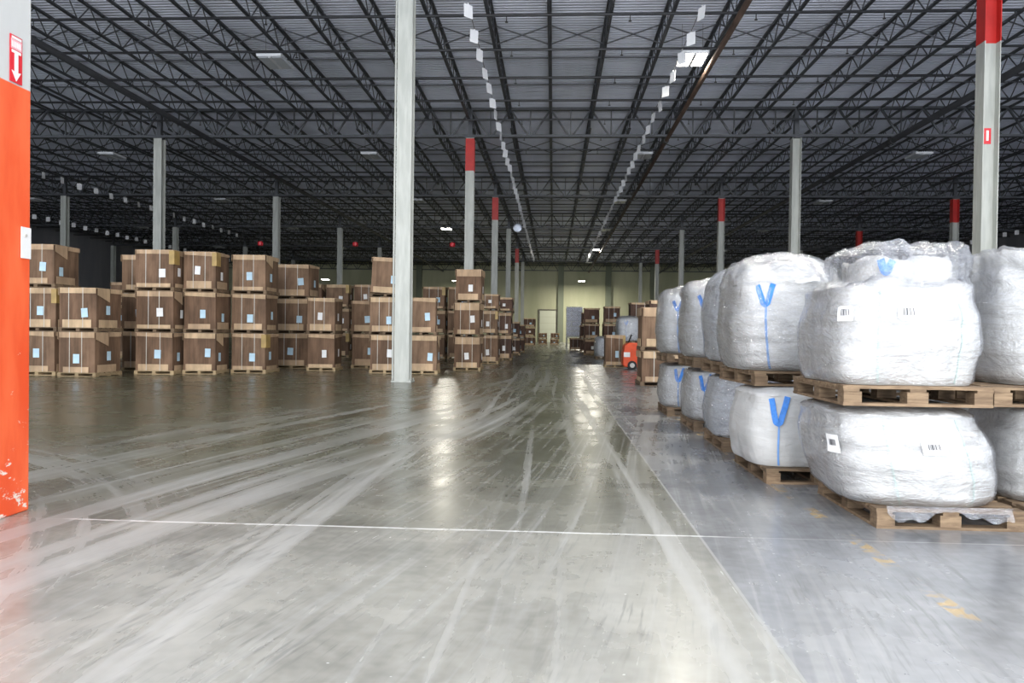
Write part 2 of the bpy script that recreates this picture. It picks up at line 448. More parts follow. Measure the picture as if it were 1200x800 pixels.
# --- columns
def h_mesh(name, flange_x, top, z0=0.0):
    m = MB(); a = 0.20; t = 0.022
    if flange_x:
        m.box(-a, -a + t, -a, a, z0, top); m.box(a - t, a, -a, a, z0, top); m.box(-a + t, a - t, -0.012, 0.012, z0, top)
    else:
        m.box(-a, a, -a, -a + t, z0, top); m.box(-a, a, a - t, a, z0, top); m.box(-0.012, 0.012, -a + t, a - t, z0, top)
    return m.mesh(name, M['column'])
def red_mesh(flange_x, z0, z1):
    m = MB(); a = 0.204; t = 0.028
    if flange_x:
        m.box(-a, -a + t, -a, a, z0, z1); m.box(a - t, a, -a, a, z0, z1); m.box(-a + t, a - t, -0.016, 0.016, z0, z1)
    else:
        m.box(-a, a, -a, -a + t, z0, z1); m.box(-a, a, a - t, a, z0, z1); m.box(-0.016, 0.016, -a + t, a - t, z0, z1)
    return m.mesh('red_band', M['red'])
shaft = {k: h_mesh('shaft', k, ZD - 1.42) for k in (True, False)}
band = {k: red_mesh(k, 8.88, 10.38) for k in (True, False)}
mb = MB(); mb.box(-0.27, 0.27, -0.27, 0.27, 0, 0.03)
for sx in (-1, 1):
    for sy in (-1, 1): mb.tube([(sx*0.235, sy*0.235, 0.02), (sx*0.235, sy*0.235, 0.09)], 0.018, 6)
plate_me = mb.mesh('base_plate', M['column'])
mb = MB(); mb.box(-0.24, 0.24, -0.24, 0.24, ZD - 1.42, ZD - 1.39); mb.box(-0.1, 0.1, -0.1, 0.1, ZD - 1.39, ZD - 0.05)
cap_me = mb.mesh('cap_plate', M['steel'])
RED = {(-4.0, 1), (-4.0, 2), (-4.0, 4), (11.0, 0), (11.0, 2), (11.0, 4), (26.0, 2), (26.0, 3)}
line_name = {-49.0: 'column line along the side wall', -34.0: 'column line beside the far pennants', -19.0: 'column line behind the carton pile',
             -4.0: 'column line along the aisle', 11.0: 'column line behind the bulk bags', 26.0: 'second column line beyond the bulk bags', 41.0: 'column line along the right wall'}
ordn = ['nearest', 'second', 'third', 'fourth', 'fifth', 'farthest']
for xc in XC:
    for i, yc in enumerate(YC):
        if abs(xc) > 0.72 * yc + 3: continue
        fx = xc > 0
        c = empty('steel_column', (xc, yc, 0))
        tag(c, f"{ordn[i]} white steel column{' with a red band' if (xc, i) in RED else ''}, {line_name[xc]}", 'column', 'steel columns', 'structure')
        link('shaft', shaft[fx], c); link('base_plate', plate_me, c); link('cap_plate', cap_me, c)
        if (xc, i) in RED: link('red_band', band[fx], c)
        if xc == -4.0 and i == 0:
            m = MB(); m.tube([(-0.245, -0.16, 0.05), (-0.245, -0.16, ZD - 1.5)], 0.028, 8); m.build('conduit', M['column'], c)
        if xc == 11.0 and i == 0:
            m = MB(); m.box(-0.09, 0.09, -0.03, -0.013, 6.32, 6.72); s = m.build('small_sign', M['sign_red'], c)
            m = MB(); m.box(-0.03, 0.03, -0.036, -0.029, 6.40, 6.66); m.build('sign_stripe', M['label_white'], s)

# --- joist girders across the hall, one per bay and column row
def girder_mesh():
    m = MB(); W = 15.0; dep = 1.36; n = 8; p = W / n
    for s in (-1, 1):
        m.box(0, W, s*0.07 - 0.05, s*0.07 + 0.05, -0.10, 0.0)
        m.box(0, W, s*0.07 - 0.05, s*0.07 + 0.05, -dep, -dep + 0.11)
    for k in range(n):
        a = k * p; c = a + p / 2; b = a + p
        m.bar((a, 0, -0.06), (c - 0.08, 0, -dep + 0.06), 0.075); m.bar((b, 0, -0.06), (c + 0.08, 0, -dep + 0.06), 0.075)
        m.bar((c, 0, -0.06), (c, 0, -dep + 0.06), 0.05)
    return m.mesh('girder', M['steel'], fix=False)
gm = girder_mesh()
for i, yc in enumerate(YC + [YF - 0.3]):
    for xc in XC[:-1]:
        if min(abs(xc), abs(xc + 15)) > 0.75 * yc + 6: continue
        link('girder', gm, ceiling, (xc, yc, ZD))
# --- bar joists along the hall
def joist_mesh():
    m = MB(); L = LBAY; dep = 0.74; e = 0.85
    for s in (-1, 1):
        m.box(s*0.035 - 0.028, s*0.035 + 0.028, 0.05, L - 0.05, -0.065, -0.004)
        m.box(s*0.032 - 0.026, s*0.032 + 0.026, e, L - e, -dep, -dep + 0.055)
    n = 22; p = (L - 2 * e) / n
    m.bar((0, 0.1, -0.05), (0, e, -dep + 0.03), 0.035); m.bar((0, L - 0.1, -0.05), (0, L - e, -dep + 0.03), 0.035)
    for k in range(n):
        a = e + k * p; z0, z1 = (-dep + 0.03, -0.04) if k % 2 == 0 else (-0.04, -dep + 0.03)
        m.bar((0, a, z0), (0, a + p, z1), 0.030)
    return m.mesh('joist', M['steel'], fix=False)
jm = joist_mesh()
XJ = [-49 + 1.875 * k for k in range(49)]
for i, yc in enumerate(YC):
    for xj in XJ:
        yfar = yc + LBAY
        if xj < -0.78 * yfar or xj > 0.66 * yfar: continue
        link('joist', jm, ceiling, (xj, yc, ZD - 0.002))
# bridging between the joists
for i, yc in enumerate(YC):
    m = MB(); y0 = yc + 5.7
    for a, b in zip(XJ[:-1], XJ[1:]):
        if a < -0.8 * y0 - 4 or b > 0.7 * y0 + 4: continue
        m.bar((a, y0, ZD - 0.05), (b, y0, ZD - 0.70), 0.035); m.bar((a, y0, ZD - 0.70), (b, y0, ZD - 0.05), 0.035)
    m.mesh
    me = m.mesh('cross_bridging', M['steel'], fix=False); link('cross_bridging', me, ceiling)
    for q in (8.6, 11.6):
        m = MB(); m.bar((XL, yc + q, ZD - 0.09), (XR, yc + q, ZD - 0.09), 0.045)
        link('bridging_rod', m.mesh('bridging_rod', M['steel'], fix=False), ceiling)

# --- sprinkler pipes
spr = tag(empty('sprinkler_system', (0, 0, 0)), 'dark sprinkler pipework hung under the roof trusses', 'pipework')
mh = MB(); mh.tube([(0, 0, 0), (0, 0, -0.16)], 0.016, 6); mh.tube([(0, 0, -0.16), (0, 0, -0.175)], 0.05, 8)
head_me = mh.mesh('sprinkler_head', M['pipe'])
k = 0
yy = 22.9
while yy < YF - 1:
    near = min(abs(yy - c) for c in YC)
    if near > 0.5:
        m = MB(); m.tube([(max(XL, -0.8*yy - 3), yy, ZD - 0.80), (min(XR, 0.7*yy + 3), yy, ZD - 0.80)], 0.045, 8)
        bp = m.build('branch_pipe', M['pipe'], spr, True)
        if yy < 40:
            for xh in [-27.8 + 3.75 * j for j in range(14)]:
                if abs(xh) < 0.78 * yy: link('sprinkler_head', head_me, bp, (xh, yy, ZD - 0.84))
    yy += 2.8
for xx, mat, r in ((5.1, 'rust', 0.09), (15.3, 'pipe', 0.13), (-16.4, 'pipe', 0.12)):
    m = MB(); m.tube([(xx, YB + 1, ZD - 1.52), (xx, YF - 0.5, ZD - 1.52)], r, 12)
    mp = m.build('main_pipe', M[mat], spr, True)
    for yh in YC:
        m = MB(); m.tube([(xx, yh, ZD - 1.52), (xx, yh, ZD - 1.3)], 0.03, 6); m.tube([(xx, yh - 0.12, ZD - 1.52), (xx, yh + 0.12, ZD - 1.52)], r + 0.03, 10)
        m.build('hanger', M['pipe'], mp)

# --- ceiling lamps
def lamp_meshes():
    m = MB(); m.box(-0.62, 0.62, -0.60, 0.60, 0.03, 0.09); m.box(-0.07, 0.07, -0.60, 0.60, -0.03, 0.03)
    hous = m.mesh('housing', M['fixture'])
    m = MB()
    m.box(-0.62, 0.62, -0.03, 0.03, 0.0, 0.09)
    rim = m.mesh('end_cap', M['fixture'])
    tubes = {}
    for nm in ('tube_on', 'tube_off'):
        m = MB(); m.box(-0.24, 0.24, -0.56, 0.56, -0.015, 0.03); tubes[nm] = m.mesh('diffuser', M[nm])
    m = MB()
    for sx in (-1, 1): m.tube([(sx*0.5, 0, 0.09), (sx*0.5, 0, 1.2)], 0.008, 4)
    hang = m.mesh('hanger_wires', M['cord'])
    return hous, rim, tubes, hang
hous, rim, tubes, hang = lamp_meshes()
XLAMP = [-37.7, -23.7, -9.65, 4.5, 18.3, 32.3]
YLAMP = [25.3, 38.9, 52.4, 66.4, 82.3, 97.0]
LIT = {(4.5, 25.3): 140, (-9.65, 66.4): 900, (4.5, 82.3): 900}
row_word = ['first', 'second', 'third', 'fourth', 'fifth', 'sixth']
line_word = {-37.7: 'above the side wall pennants', -23.7: 'over the left carton piles', -9.65: 'left of the aisle', 4.5: 'beside the rusty main pipe', 18.3: 'over the bulk bags', 32.3: 'near the right wall'}
def make_lamp(x, y, z, lit, label, power=0, rot=0):
    t = empty('ceiling_lamp', (x, y, z), rot); t.scale = (0.68, 0.95, 1); tag(t, label, 'lamp', 'ceiling lamps')
    link('housing', hous, t); link('end_cap', rim, t, (0, -0.63, 0)); link('end_cap', rim, t, (0, 0.63, 0)); link('hanger_wires', hang, t)
    for sx in (-1, 1): link('diffuser', tubes['tube_on' if lit else 'tube_off'], t, (sx * 0.35, 0, 0))
    if lit:
        l = bpy.data.lights.new('lamp_light', 'AREA'); l.shape = 'RECTANGLE'; l.size = 1.1; l.size_y = 1.1; l.energy = power; l.color = (1.0, 0.95, 0.82)
        lo = bpy.data.objects.new('lamp_light', l); COL.objects.link(lo); lo.parent = t; lo.location = (0, 0, -0.06)
for x in XLAMP:
    for j, y in enumerate(YLAMP):
        if abs(x) > 0.72 * y + 1: continue
        lit = (x, y) in LIT
        make_lamp(x, y, 10.5, lit, f"{'glowing' if lit else 'unlit'} twin ceiling lamp {line_word[x]}, {row_word[j]} from the camera", LIT.get((x, y), 0))
for x, y, pw in ((-9.65, 11.7, 120), (4.5, 11.7, 380), (18.3, 11.7, 380), (-9.65, -2.0, 200), (4.5, -2.0, 360)):  # lamps added out of view to brighten the near floor and bags
    make_lamp(x, y, 10.5, True, f"added unseen ceiling lamp overhead {line_word[x]}, {'above the camera' if y < 0 else 'ahead of the camera'}", pw)
make_lamp(3.9, 104.5, 8.6, True, 'glowing lamp close to the far wall above the wrapped load', 1000)
make_lamp(-14.0, 106.0, 8.6, True, 'small glowing lamp near the far wall left of the aisle', 120)
make_lamp(-31.0, 100.0, 8.2, True, 'distant glowing lamp above the back carton row', 120)

# --- pennant strings
mp_ = MB(); mp_.box(-0.15, 0.15, -0.004, 0.004, -0.40, -0.03); mp_.box(-0.02, 0.02, -0.006, 0.006, -0.05, 0.012)
pen_me = mp_.mesh('pennant', M['pennant'])
def pennants(x, y0, y1, z, label, ang):
    t = tag(empty('pennant_string', (x, y0, z)), label, 'pennant string', 'strings of white pennants')
    n = int((y1 - y0) / 1.62)
    pts = [(0, (y1 - y0) * i / n, -0.04 * (i % 2)) for i in range(n + 1)]
    m = MB(); m.tube(pts, 0.010, 4); m.build('cord', M['cord'], t)
    for yc in YC:
        if y0 <= yc <= y1:
            m = MB(); m.tube([(0, yc - y0, -0.03), (0, yc - y0, ZD - 1.30 - z)], 0.010, 4); m.build('tie_wire', M['cord'], t)
    for i in range(n):
        p = pts[i]
        link('pennant', pen_me, t, p, (random.uniform(-.15, .15), 0, ang + random.uniform(-0.35, 0.35)))
pennants(-2.45, 20.5, 92, 10.35, 'string of white pennants along the left of the aisle', 1.05)
pennants(3.95, 20.8, 92, 10.35, 'string of white pennants beside the rusty main pipe', -1.05)
pennants(-41.5, 56, 100, 10.35, 'bright string of white pennants above the left carton pile', 0.6)
pennants(-29.6, 40.2, 70, 10.35, 'dim string of white pennants high on the left', 1.3)
pennants(37.9, 62, 100, 10.35, 'short string of white pennants beside the red-banded column at right', -0.6)

# ================================================================== pallets and cartons
def far_pallet():
    m = MB()
    for sx in (-0.5, 0, 0.5): m.box(sx*1.0 - 0.045 - (0.045 if sx > 0 else -0.045 if sx < 0 else 0), sx*1.0 + 0.045 - (0.045 if sx > 0 else -0.045 if sx < 0 else 0), 0, 1.0, 0.018, 0.088)
    for k in range(6): m.box(-0.5, 0.5, k*0.176, k*0.176 + 0.12, 0.088, 0.110)
    for k in range(3): m.box(-0.5, 0.5, k*0.44, k*0.44 + 0.12, 0.0, 0.018)
    return [m.mesh('pallet', M['wood_pale']), m.mesh('pallet', M['wood'])]
fp = far_pallet()
# carton: unit 1 x 1 x 1, front face at y = 0, centred on x
def carton_body():
    bm = bmesh.new()
    n = 5; grid = {}
    def pt(x, y, z):
        bx = 0.028 * math.sin(math.pi * z) * math.sin(math.pi * min(max(y, 0), 1)); by = 0.028 * math.sin(math.pi * z) * math.sin(math.pi * (x + 0.5))
        X = x + (bx if x > 0.49 else -bx if x < -0.49 else 0); Y = y + (by if y > 0.99 else -by if y < 0.01 else 0)
        return (X, Y, z)
    def face(fn):
        vs = [[bm.verts.new(pt(*fn(i / n, j / n))) for j in range(n + 1)] for i in range(n + 1)]
        for i in range(n):
            for j in range(n): bm.faces.new((vs[i][j], vs[i+1][j], vs[i+1][j+1], vs[i][j+1]))
    face(lambda a, b: (a - .5, 0, b)); face(lambda a, b: (a - .5, 1, b)); face(lambda a, b: (-.5, a, b)); face(lambda a, b: (.5, a, b))
    face(lambda a, b: (a - .5, b, 1)); face(lambda a, b: (a - .5, b, 0))
    bmesh.ops.remove_doubles(bm, verts=bm.verts, dist=1e-5); bmesh.ops.recalc_face_normals(bm, faces=bm.faces)
    me = bpy.data.meshes.new('body'); bm.to_mesh(me); bm.free(); return me
bodies = []
b0 = carton_body()
for mt in ('card', 'card_dark'):
    c = b0.copy(); c.materials.append(M[mt]); bodies.append(c)
def flap(m, side, a, b, z0a, z0b, z1, off=0.031, t=0.008):
    """tan flap on a carton face: side f/l/r/b, from a to b along the face, bottom heights z0a, z0b, top z1"""
    if side == 'f': P = lambda u, z: (u, -off, z); n = (0, 1, 0)
    if side == 'b': P = lambda u, z: (u, 1 + off, z); n = (0, -1, 0)
    if side == 'r': P = lambda u, z: (0.5 + off, u + .5, z); n = (-1, 0, 0)
    if side == 'l': P = lambda u, z: (-0.5 - off, u + .5, z); n = (1, 0, 0)
    m.prism([P(a, z0a), P(b, z0b), P(b, z1), P(a, z1)], n, t)
def lids():
    out = []
    for hf, hs, loose in ((0.10, 0.13, 0), (0.13, 0.17, 1), (0.08, 0.10, 2), (0.22, 0.20, 0)):
        m = MB(); m.box(-0.51, 0.51, -0.01, 1.01, 1.0, 1.012)
        flap(m, 'f', -0.47, 0.50, 1 - hf, 1 - hf * (1.0 if loose != 2 else 1.5), 1.012)
        for s in 'lr':
            if loose == 1: flap(m, s, -0.50, -0.02, 1 - hs, 1 - hs * 2.0, 1.012, 0.038); flap(m, s, 0.02, 0.5, 1 - hs * .6, 1 - hs * .6, 1.012)
            else: flap(m, s, -0.48, 0.48, 1 - hs, 1 - hs * (0.6 if loose else 1), 1.012)
        flap(m, 'b', -0.48, 0.48, 1 - hf, 1 - hf, 1.012)
        out.append(m.mesh('lid', M['tan']))
    return out
def trays():
    out = []
    for hf, hs, w in ((0.17, 0.14, 0.42), (0.14, 0.19, 0.36), (0.10, 0.10, 0.46), (0.20, 0.20, 0.40)):
        m = MB(); m.box(-0.5, 0.5, 0, 1, -0.001, 0.004)
        flap(m, 'f', -w, w * 0.95, 0.0, 0.0, hf); flap(m, 'b', -w, w, 0, 0, hf)
        for s in 'lr': flap(m, s, -0.44, 0.30, 0.0, 0.0, hs)
        out.append(m.mesh('tray', M['tan']))
    return out
lid_me, tray_me = lids(), trays()
m = MB(); m.box(-0.075, 0.075, -0.006, 0.0, -0.10, 0.10); lab_me = {'label_blue': m.mesh('label', M['label_blue']), 'label_white': m.mesh('label', M['label_white'])}
m = MB()      # one strap: a closed loop round front, top, back and bottom
lp = [(-0.034, -0.002), (-0.034, 1.016), (1.034, 1.016), (1.034, -0.002)]
for (yy_, zz_) in lp: m.v += [(-0.008, yy_, zz_), (0.008, yy_, zz_)]
for i_ in range(4): j_ = (i_ + 1) % 4; m.f.append((2*i_, 2*i_+1, 2*j_+1, 2*j_))
strap_me = m.mesh('strap', M['strap'])
m2 = MB(); m2.prism([(0.40, -0.040, 0.62), (0.541, -0.040, 0.62), (0.541, 0.28, 0.62), (0.530, 0.28, 0.62), (0.530, -0.030, 0.62), (0.40, -0.030, 0.62)], (0, 0, 1), 0.37)
och_me = m2.mesh('packing_tape', M['ochre'])

TIER = ['bottom tier', 'second tier', 'third tier']
def carton_stack(x0, y0, w, dep, tiers, where, dark=0, rot=0.0, seed=0, shift=0.05, top_tilt=None, group='bulk cartons', labels=True, wide_lid=None, lname='label_blue', pale=True):
    """x0 left front corner, y0 front; tiers: list of tier heights (pallet + carton)"""
    rn = random.Random(seed * 31 + int(abs(x0) * 100) + int(y0 * 10))
    z = 0.0
    for k, th in enumerate(tiers):
        ox = rn.uniform(-shift, shift) if k else 0; oy = rn.uniform(-shift, shift) * 0.6 if k else 0
        rz = rot + rn.uniform(-0.03, 0.03)
        tl = f"{TIER[k]}, " if len(tiers) > 1 else ''
        p = link('pallet', fp[0 if pale and k == 0 else 1], None, (x0 + w/2 + ox, y0 + oy, z), (0, 0, rz), (w, dep, 1))
        tag(p, f"pallet under the {'' if len(tiers) == 1 else TIER[k] + ' '}carton {where}", 'pallet', 'pallets under bulk cartons')
        bh = th - 0.137
        c = empty('bulk_carton', (x0 + w/2 + ox, y0 + oy + 0.01, z + 0.113), rz + rn.uniform(-0.012, 0.012))
        c.scale = (w * rn.uniform(0.925, 0.955), dep * 0.945, bh)
        if top_tilt and k == len(tiers) - 1:
            c.rotation_euler = (0, top_tilt, rz)
            c.location.z += abs(top_tilt) * w * 0.5 + 0.003
        tag(c, f"{'dark ' if dark else ''}brown carton, {tl}{where}", 'carton', group)
        link('body', bodies[dark], c)
        link('lid', lid_me[wide_lid if wide_lid is not None else rn.choice((0, 1, 1, 2, 2))], c)
        link('tray', tray_me[rn.choice((0, 1, 2, 3))], c)
        if rn.random() < 0.6:
            for u in (-0.2, 0.17): link('strap', strap_me, c, (u + rn.uniform(-.05, .05), 0, 0))
        if not dark and rn.random() < 0.35: link('packing_tape', och_me, c)
        if labels:
            nm = lname if rn.random() < 0.8 else 'label_white'
            link('label', lab_me[nm], c, (rn.uniform(-0.05, 0.28), -0.036, rn.uniform(0.32, 0.5)), (0, rn.uniform(-.08, .08), 0), (1.15, 1, 1.15))
            link('label', lab_me[nm], c, (0.538, rn.uniform(0.2, 0.5), rn.uniform(0.32, 0.45)), (0, 0, math.pi/2), (1.0, 1, 1.15))
        z += th
T3 = [1.22, 1.20, 1.20]; T2 = [1.22, 1.20]
W = 'carton pile left of the aisle'
carton_stack(-16.0, 19.9, 1.08, 1.15, T3, 'in the stack partly hidden by the orange pier', seed=1)
carton_stack(-14.76, 19.85, 1.10, 1.15, T3, 'in the stack just right of the orange pier', seed=2)
carton_stack(-13.42, 19.55, 1.10, 1.18, T2, 'in the low stack second from the orange pier', seed=3)
carton_stack(-13.45, 22.6, 1.12, 1.1, T3, 'in the set-back stack third from the orange pier', seed=4)
carton_stack(-12.12, 21.05, 1.16, 1.1, T3, 'in the stack fourth from the orange pier', seed=5, rot=0.02, shift=0.015)
carton_stack(-10.91, 21.5, 1.0, 1.05, T3, 'in the stack fifth from the orange pier', seed=6, rot=0.02, shift=0.015)
carton_stack(-9.84, 22.35, 1.10, 1.15, T3, 'in the stack sixth from the orange pier', seed=7, rot=0.02, shift=0.015)
carton_stack(-9.70, 25.5, 1.25, 1.1, T3, 'in the set-back stack seventh from the orange pier', seed=8)
carton_stack(-8.12, 24.3, 0.95, 1.1, T2, 'in the low stack in the middle of the pile', seed=9, lname='label_white', rot=0.05)
carton_stack(-7.22, 26.4, 1.15, 1.1, T2, 'in the set-back stack left of the tilted carton', seed=10)
carton_stack(-5.83, 23.5, 0.98, 1.1, [1.22, 1.20, 1.24], 'in the stack behind the white aisle column', seed=11, top_tilt=0.045, rot=0.03)
carton_stack(-4.62, 23.45, 0.98, 1.12, T2, 'in the stack right of the white aisle column', seed=12, rot=0.07)
carton_stack(-3.46, 25.9, 0.95, 1.15, [1.17, 1.19, 1.17], 'in the stack at the aisle corner of the pile', seed=13, wide_lid=3, lname='label_white')
carton_stack(-3.20, 31.9, 0.86, 1.1, [1.22, 1.05, 0.72], 'in the stack behind the aisle corner', seed=14, lname='label_white')
carton_stack(-2.85, 36.1, 0.86, 1.1, [1.20, 1.10, 0.75], 'in the second stack behind the aisle corner', seed=15, dark=1, lname='label_white')
carton_stack(-2.95, 44.5, 1.0, 1.1, [1.0, 1.0], 'in the dark stack left of the aisle', seed=16, dark=1)
carton_stack(-3.0, 51.0, 1.05, 1.1, [0.95, 0.95], 'in the farther dark stack left of the aisle', seed=17, dark=1)
for q, xx in enumerate((-12.65, -11.25, -9.85)):
    carton_stack(xx, 36.5, 1.15, 1.15, T3, f"in the {['leftmost', 'middle', 'rightmost'][q]} stack of the back row", seed=20 + q, group='cartons in the back row', lname='label_white')
carton_stack(-8.7, 38.5, 1.15, 1.15, [1.2, 1.15, 1.1], 'in the lone back stack left of the tilted carton', seed=24, dark=1)
for q, xx in enumerate((-6.45, -5.2)):
    carton_stack(xx, 36.6, 1.15, 1.15, [1.2, 1.18, 1.18], f"in the {['left', 'right'][q]} stack behind the aisle column", seed=25 + q)
carton_stack(-19.6, 32.0, 1.15, 1.15, [1.2, 1.15, 1.0], 'in the far stack glimpsed between the left piles', seed=28)
# right of the aisle
carton_stack(2.29, 19.65, 1.22, 1.15, [0.92, 1.14], 'in the stack beside the row of white bags', seed=30, wide_lid=3, lname='label_white', pale=False)
carton_stack(2.78, 22.4, 1.2, 1.15, [1.19, 1.18], 'in the stack hidden behind the white bag row', seed=31, dark=1)
carton_stack(2.08, 30.2, 0.82, 1.1, [1.31], 'standing alone beside the orange truck', seed=32)
carton_stack(1.93, 46.6, 0.98, 1.1, [0.97, 0.97, 1.0], 'in the dark stack nearest the aisle', seed=33, dark=1)
carton_stack(2.98, 45.0, 1.0, 1.1, [0.97, 0.97, 1.05], 'in the dark stack behind the grey bags', seed=34, dark=1)
carton_stack(3.85, 37.8, 1.1, 1.1, [0.97, 0.97, 1.0], 'in the dark stack behind the orange truck', seed=35, dark=1)
carton_stack(5.1, 37.5, 1.1, 1.1, [0.97, 0.97, 1.05], 'in the rearmost dark stack behind the orange truck', seed=36, dark=1)
carton_stack(1.95, 53.0, 1.0, 1.1, [0.97, 0.97, 0.9], 'in the dark stack just before the wrapped load', seed=37, dark=1)
# by the far wall
carton_stack(-3.05, 77.0, 1.25, 1.15, [0.95, 0.95, 0.95], 'in the dark stack nearest the far door', seed=40, dark=1)
carton_stack(-1.62, 84.0, 0.95, 1.0, [0.68, 0.68], 'in the low left stack before the far door', seed=41)
carton_stack(-0.30, 84.0, 0.95, 1.0, [0.68, 0.68], 'in the low right stack before the far door', seed=42)

# wrapped load of small cartons at the end of the right-hand row
wl_ = tag(empty('wrapped_load', (1.7, 60.2, 0)), 'tall load of grey cartons in shiny film beside the dark stacks', 'wrapped load')
m = MB()
for sx in (-0.6, 0.6): 
    for sy in (0.02, 1.0): m.box(sx - 0.05, sx + 0.05, sy, sy + 0.1, 0, 1.15)
m.box(-0.65, 0.65, 0, 1.1, 1.05, 1.15); m.build('stand', M['column'], wl_)
cm = MB(); cm.box(-0.205, 0.205, 0, 0.5, 0, 0.36); cm_me = cm.mesh('carton', M['wrap_carton'])
for kz in range(6):
    for kx in range(3):
        for ky in range(2): link('carton', cm_me, wl_, (-0.43 + 0.43 * kx + random.uniform(-.02, .02), 0.02 + 0.52 * ky, 1.15 + 0.385 * kz))
m = MB(); m.box(-0.67, 0.67, -0.03, 1.1, 0.9, 3.5); m.build('film', M['film'], wl_)
carton_stack(1.3, 58.3, 0.9, 1.0, [1.0], 'at the foot of the wrapped load', seed=43, dark=1, labels=False)

# ================================================================== bulk bags on block pallets
unit = MB().box(-0.5, 0.5, -0.5, 0.5, -0.5, 0.5)
cube = unit.mesh('board', M['wood'])
def block_pallet(x, y, z, rz, w, d, label, mat=None):
    """x, y = front left corner"""
    p = empty('block_pallet', (x, y, z), rz); tag(p, label, 'pallet', 'block pallets under bulk bags')
    def b(nm, x0, x1, y0, y1, z0, z1):
        link(nm, cube, p, ((x0+x1)/2, (y0+y1)/2, (z0+z1)/2), None, (x1-x0, y1-y0, z1-z0))
    for i in range(3):
        xx = (0, w/2 - 0.05, w - 0.10)[i]
        b('bottom_board', xx, xx + 0.10, 0.10, d - 0.10, 0, 0.020)
    for yy in (0.0, d - 0.10): b('bottom_board', 0, w, yy, yy + 0.10, 0, 0.020)
    for i in range(3):
        for j in range(3):
            bw = 0.13 if i != 1 else 0.15
            xx = (0.0, w/2 - bw/2, w - bw)[i]; yy = (0, d/2 - 0.06, d - 0.12)[j]
            b('block', xx + 0.003, xx + bw - 0.003, yy + 0.003, yy + 0.117, 0.020, 0.100)
    for i in range(3):
        xx = (0, w/2 - 0.055, w - 0.11)[i]
        b('stringer_board', xx, xx + 0.11, 0, d, 0.100, 0.120)
    n = 7; bw = 0.125; g = (d - n * bw) / (n - 1)
    for k in range(n):
        yy = k * (bw + g); b('deck_board', -0.004, w + 0.004, yy, yy + bw, 0.120, 0.142 + random.uniform(-.002, .002))
    return p

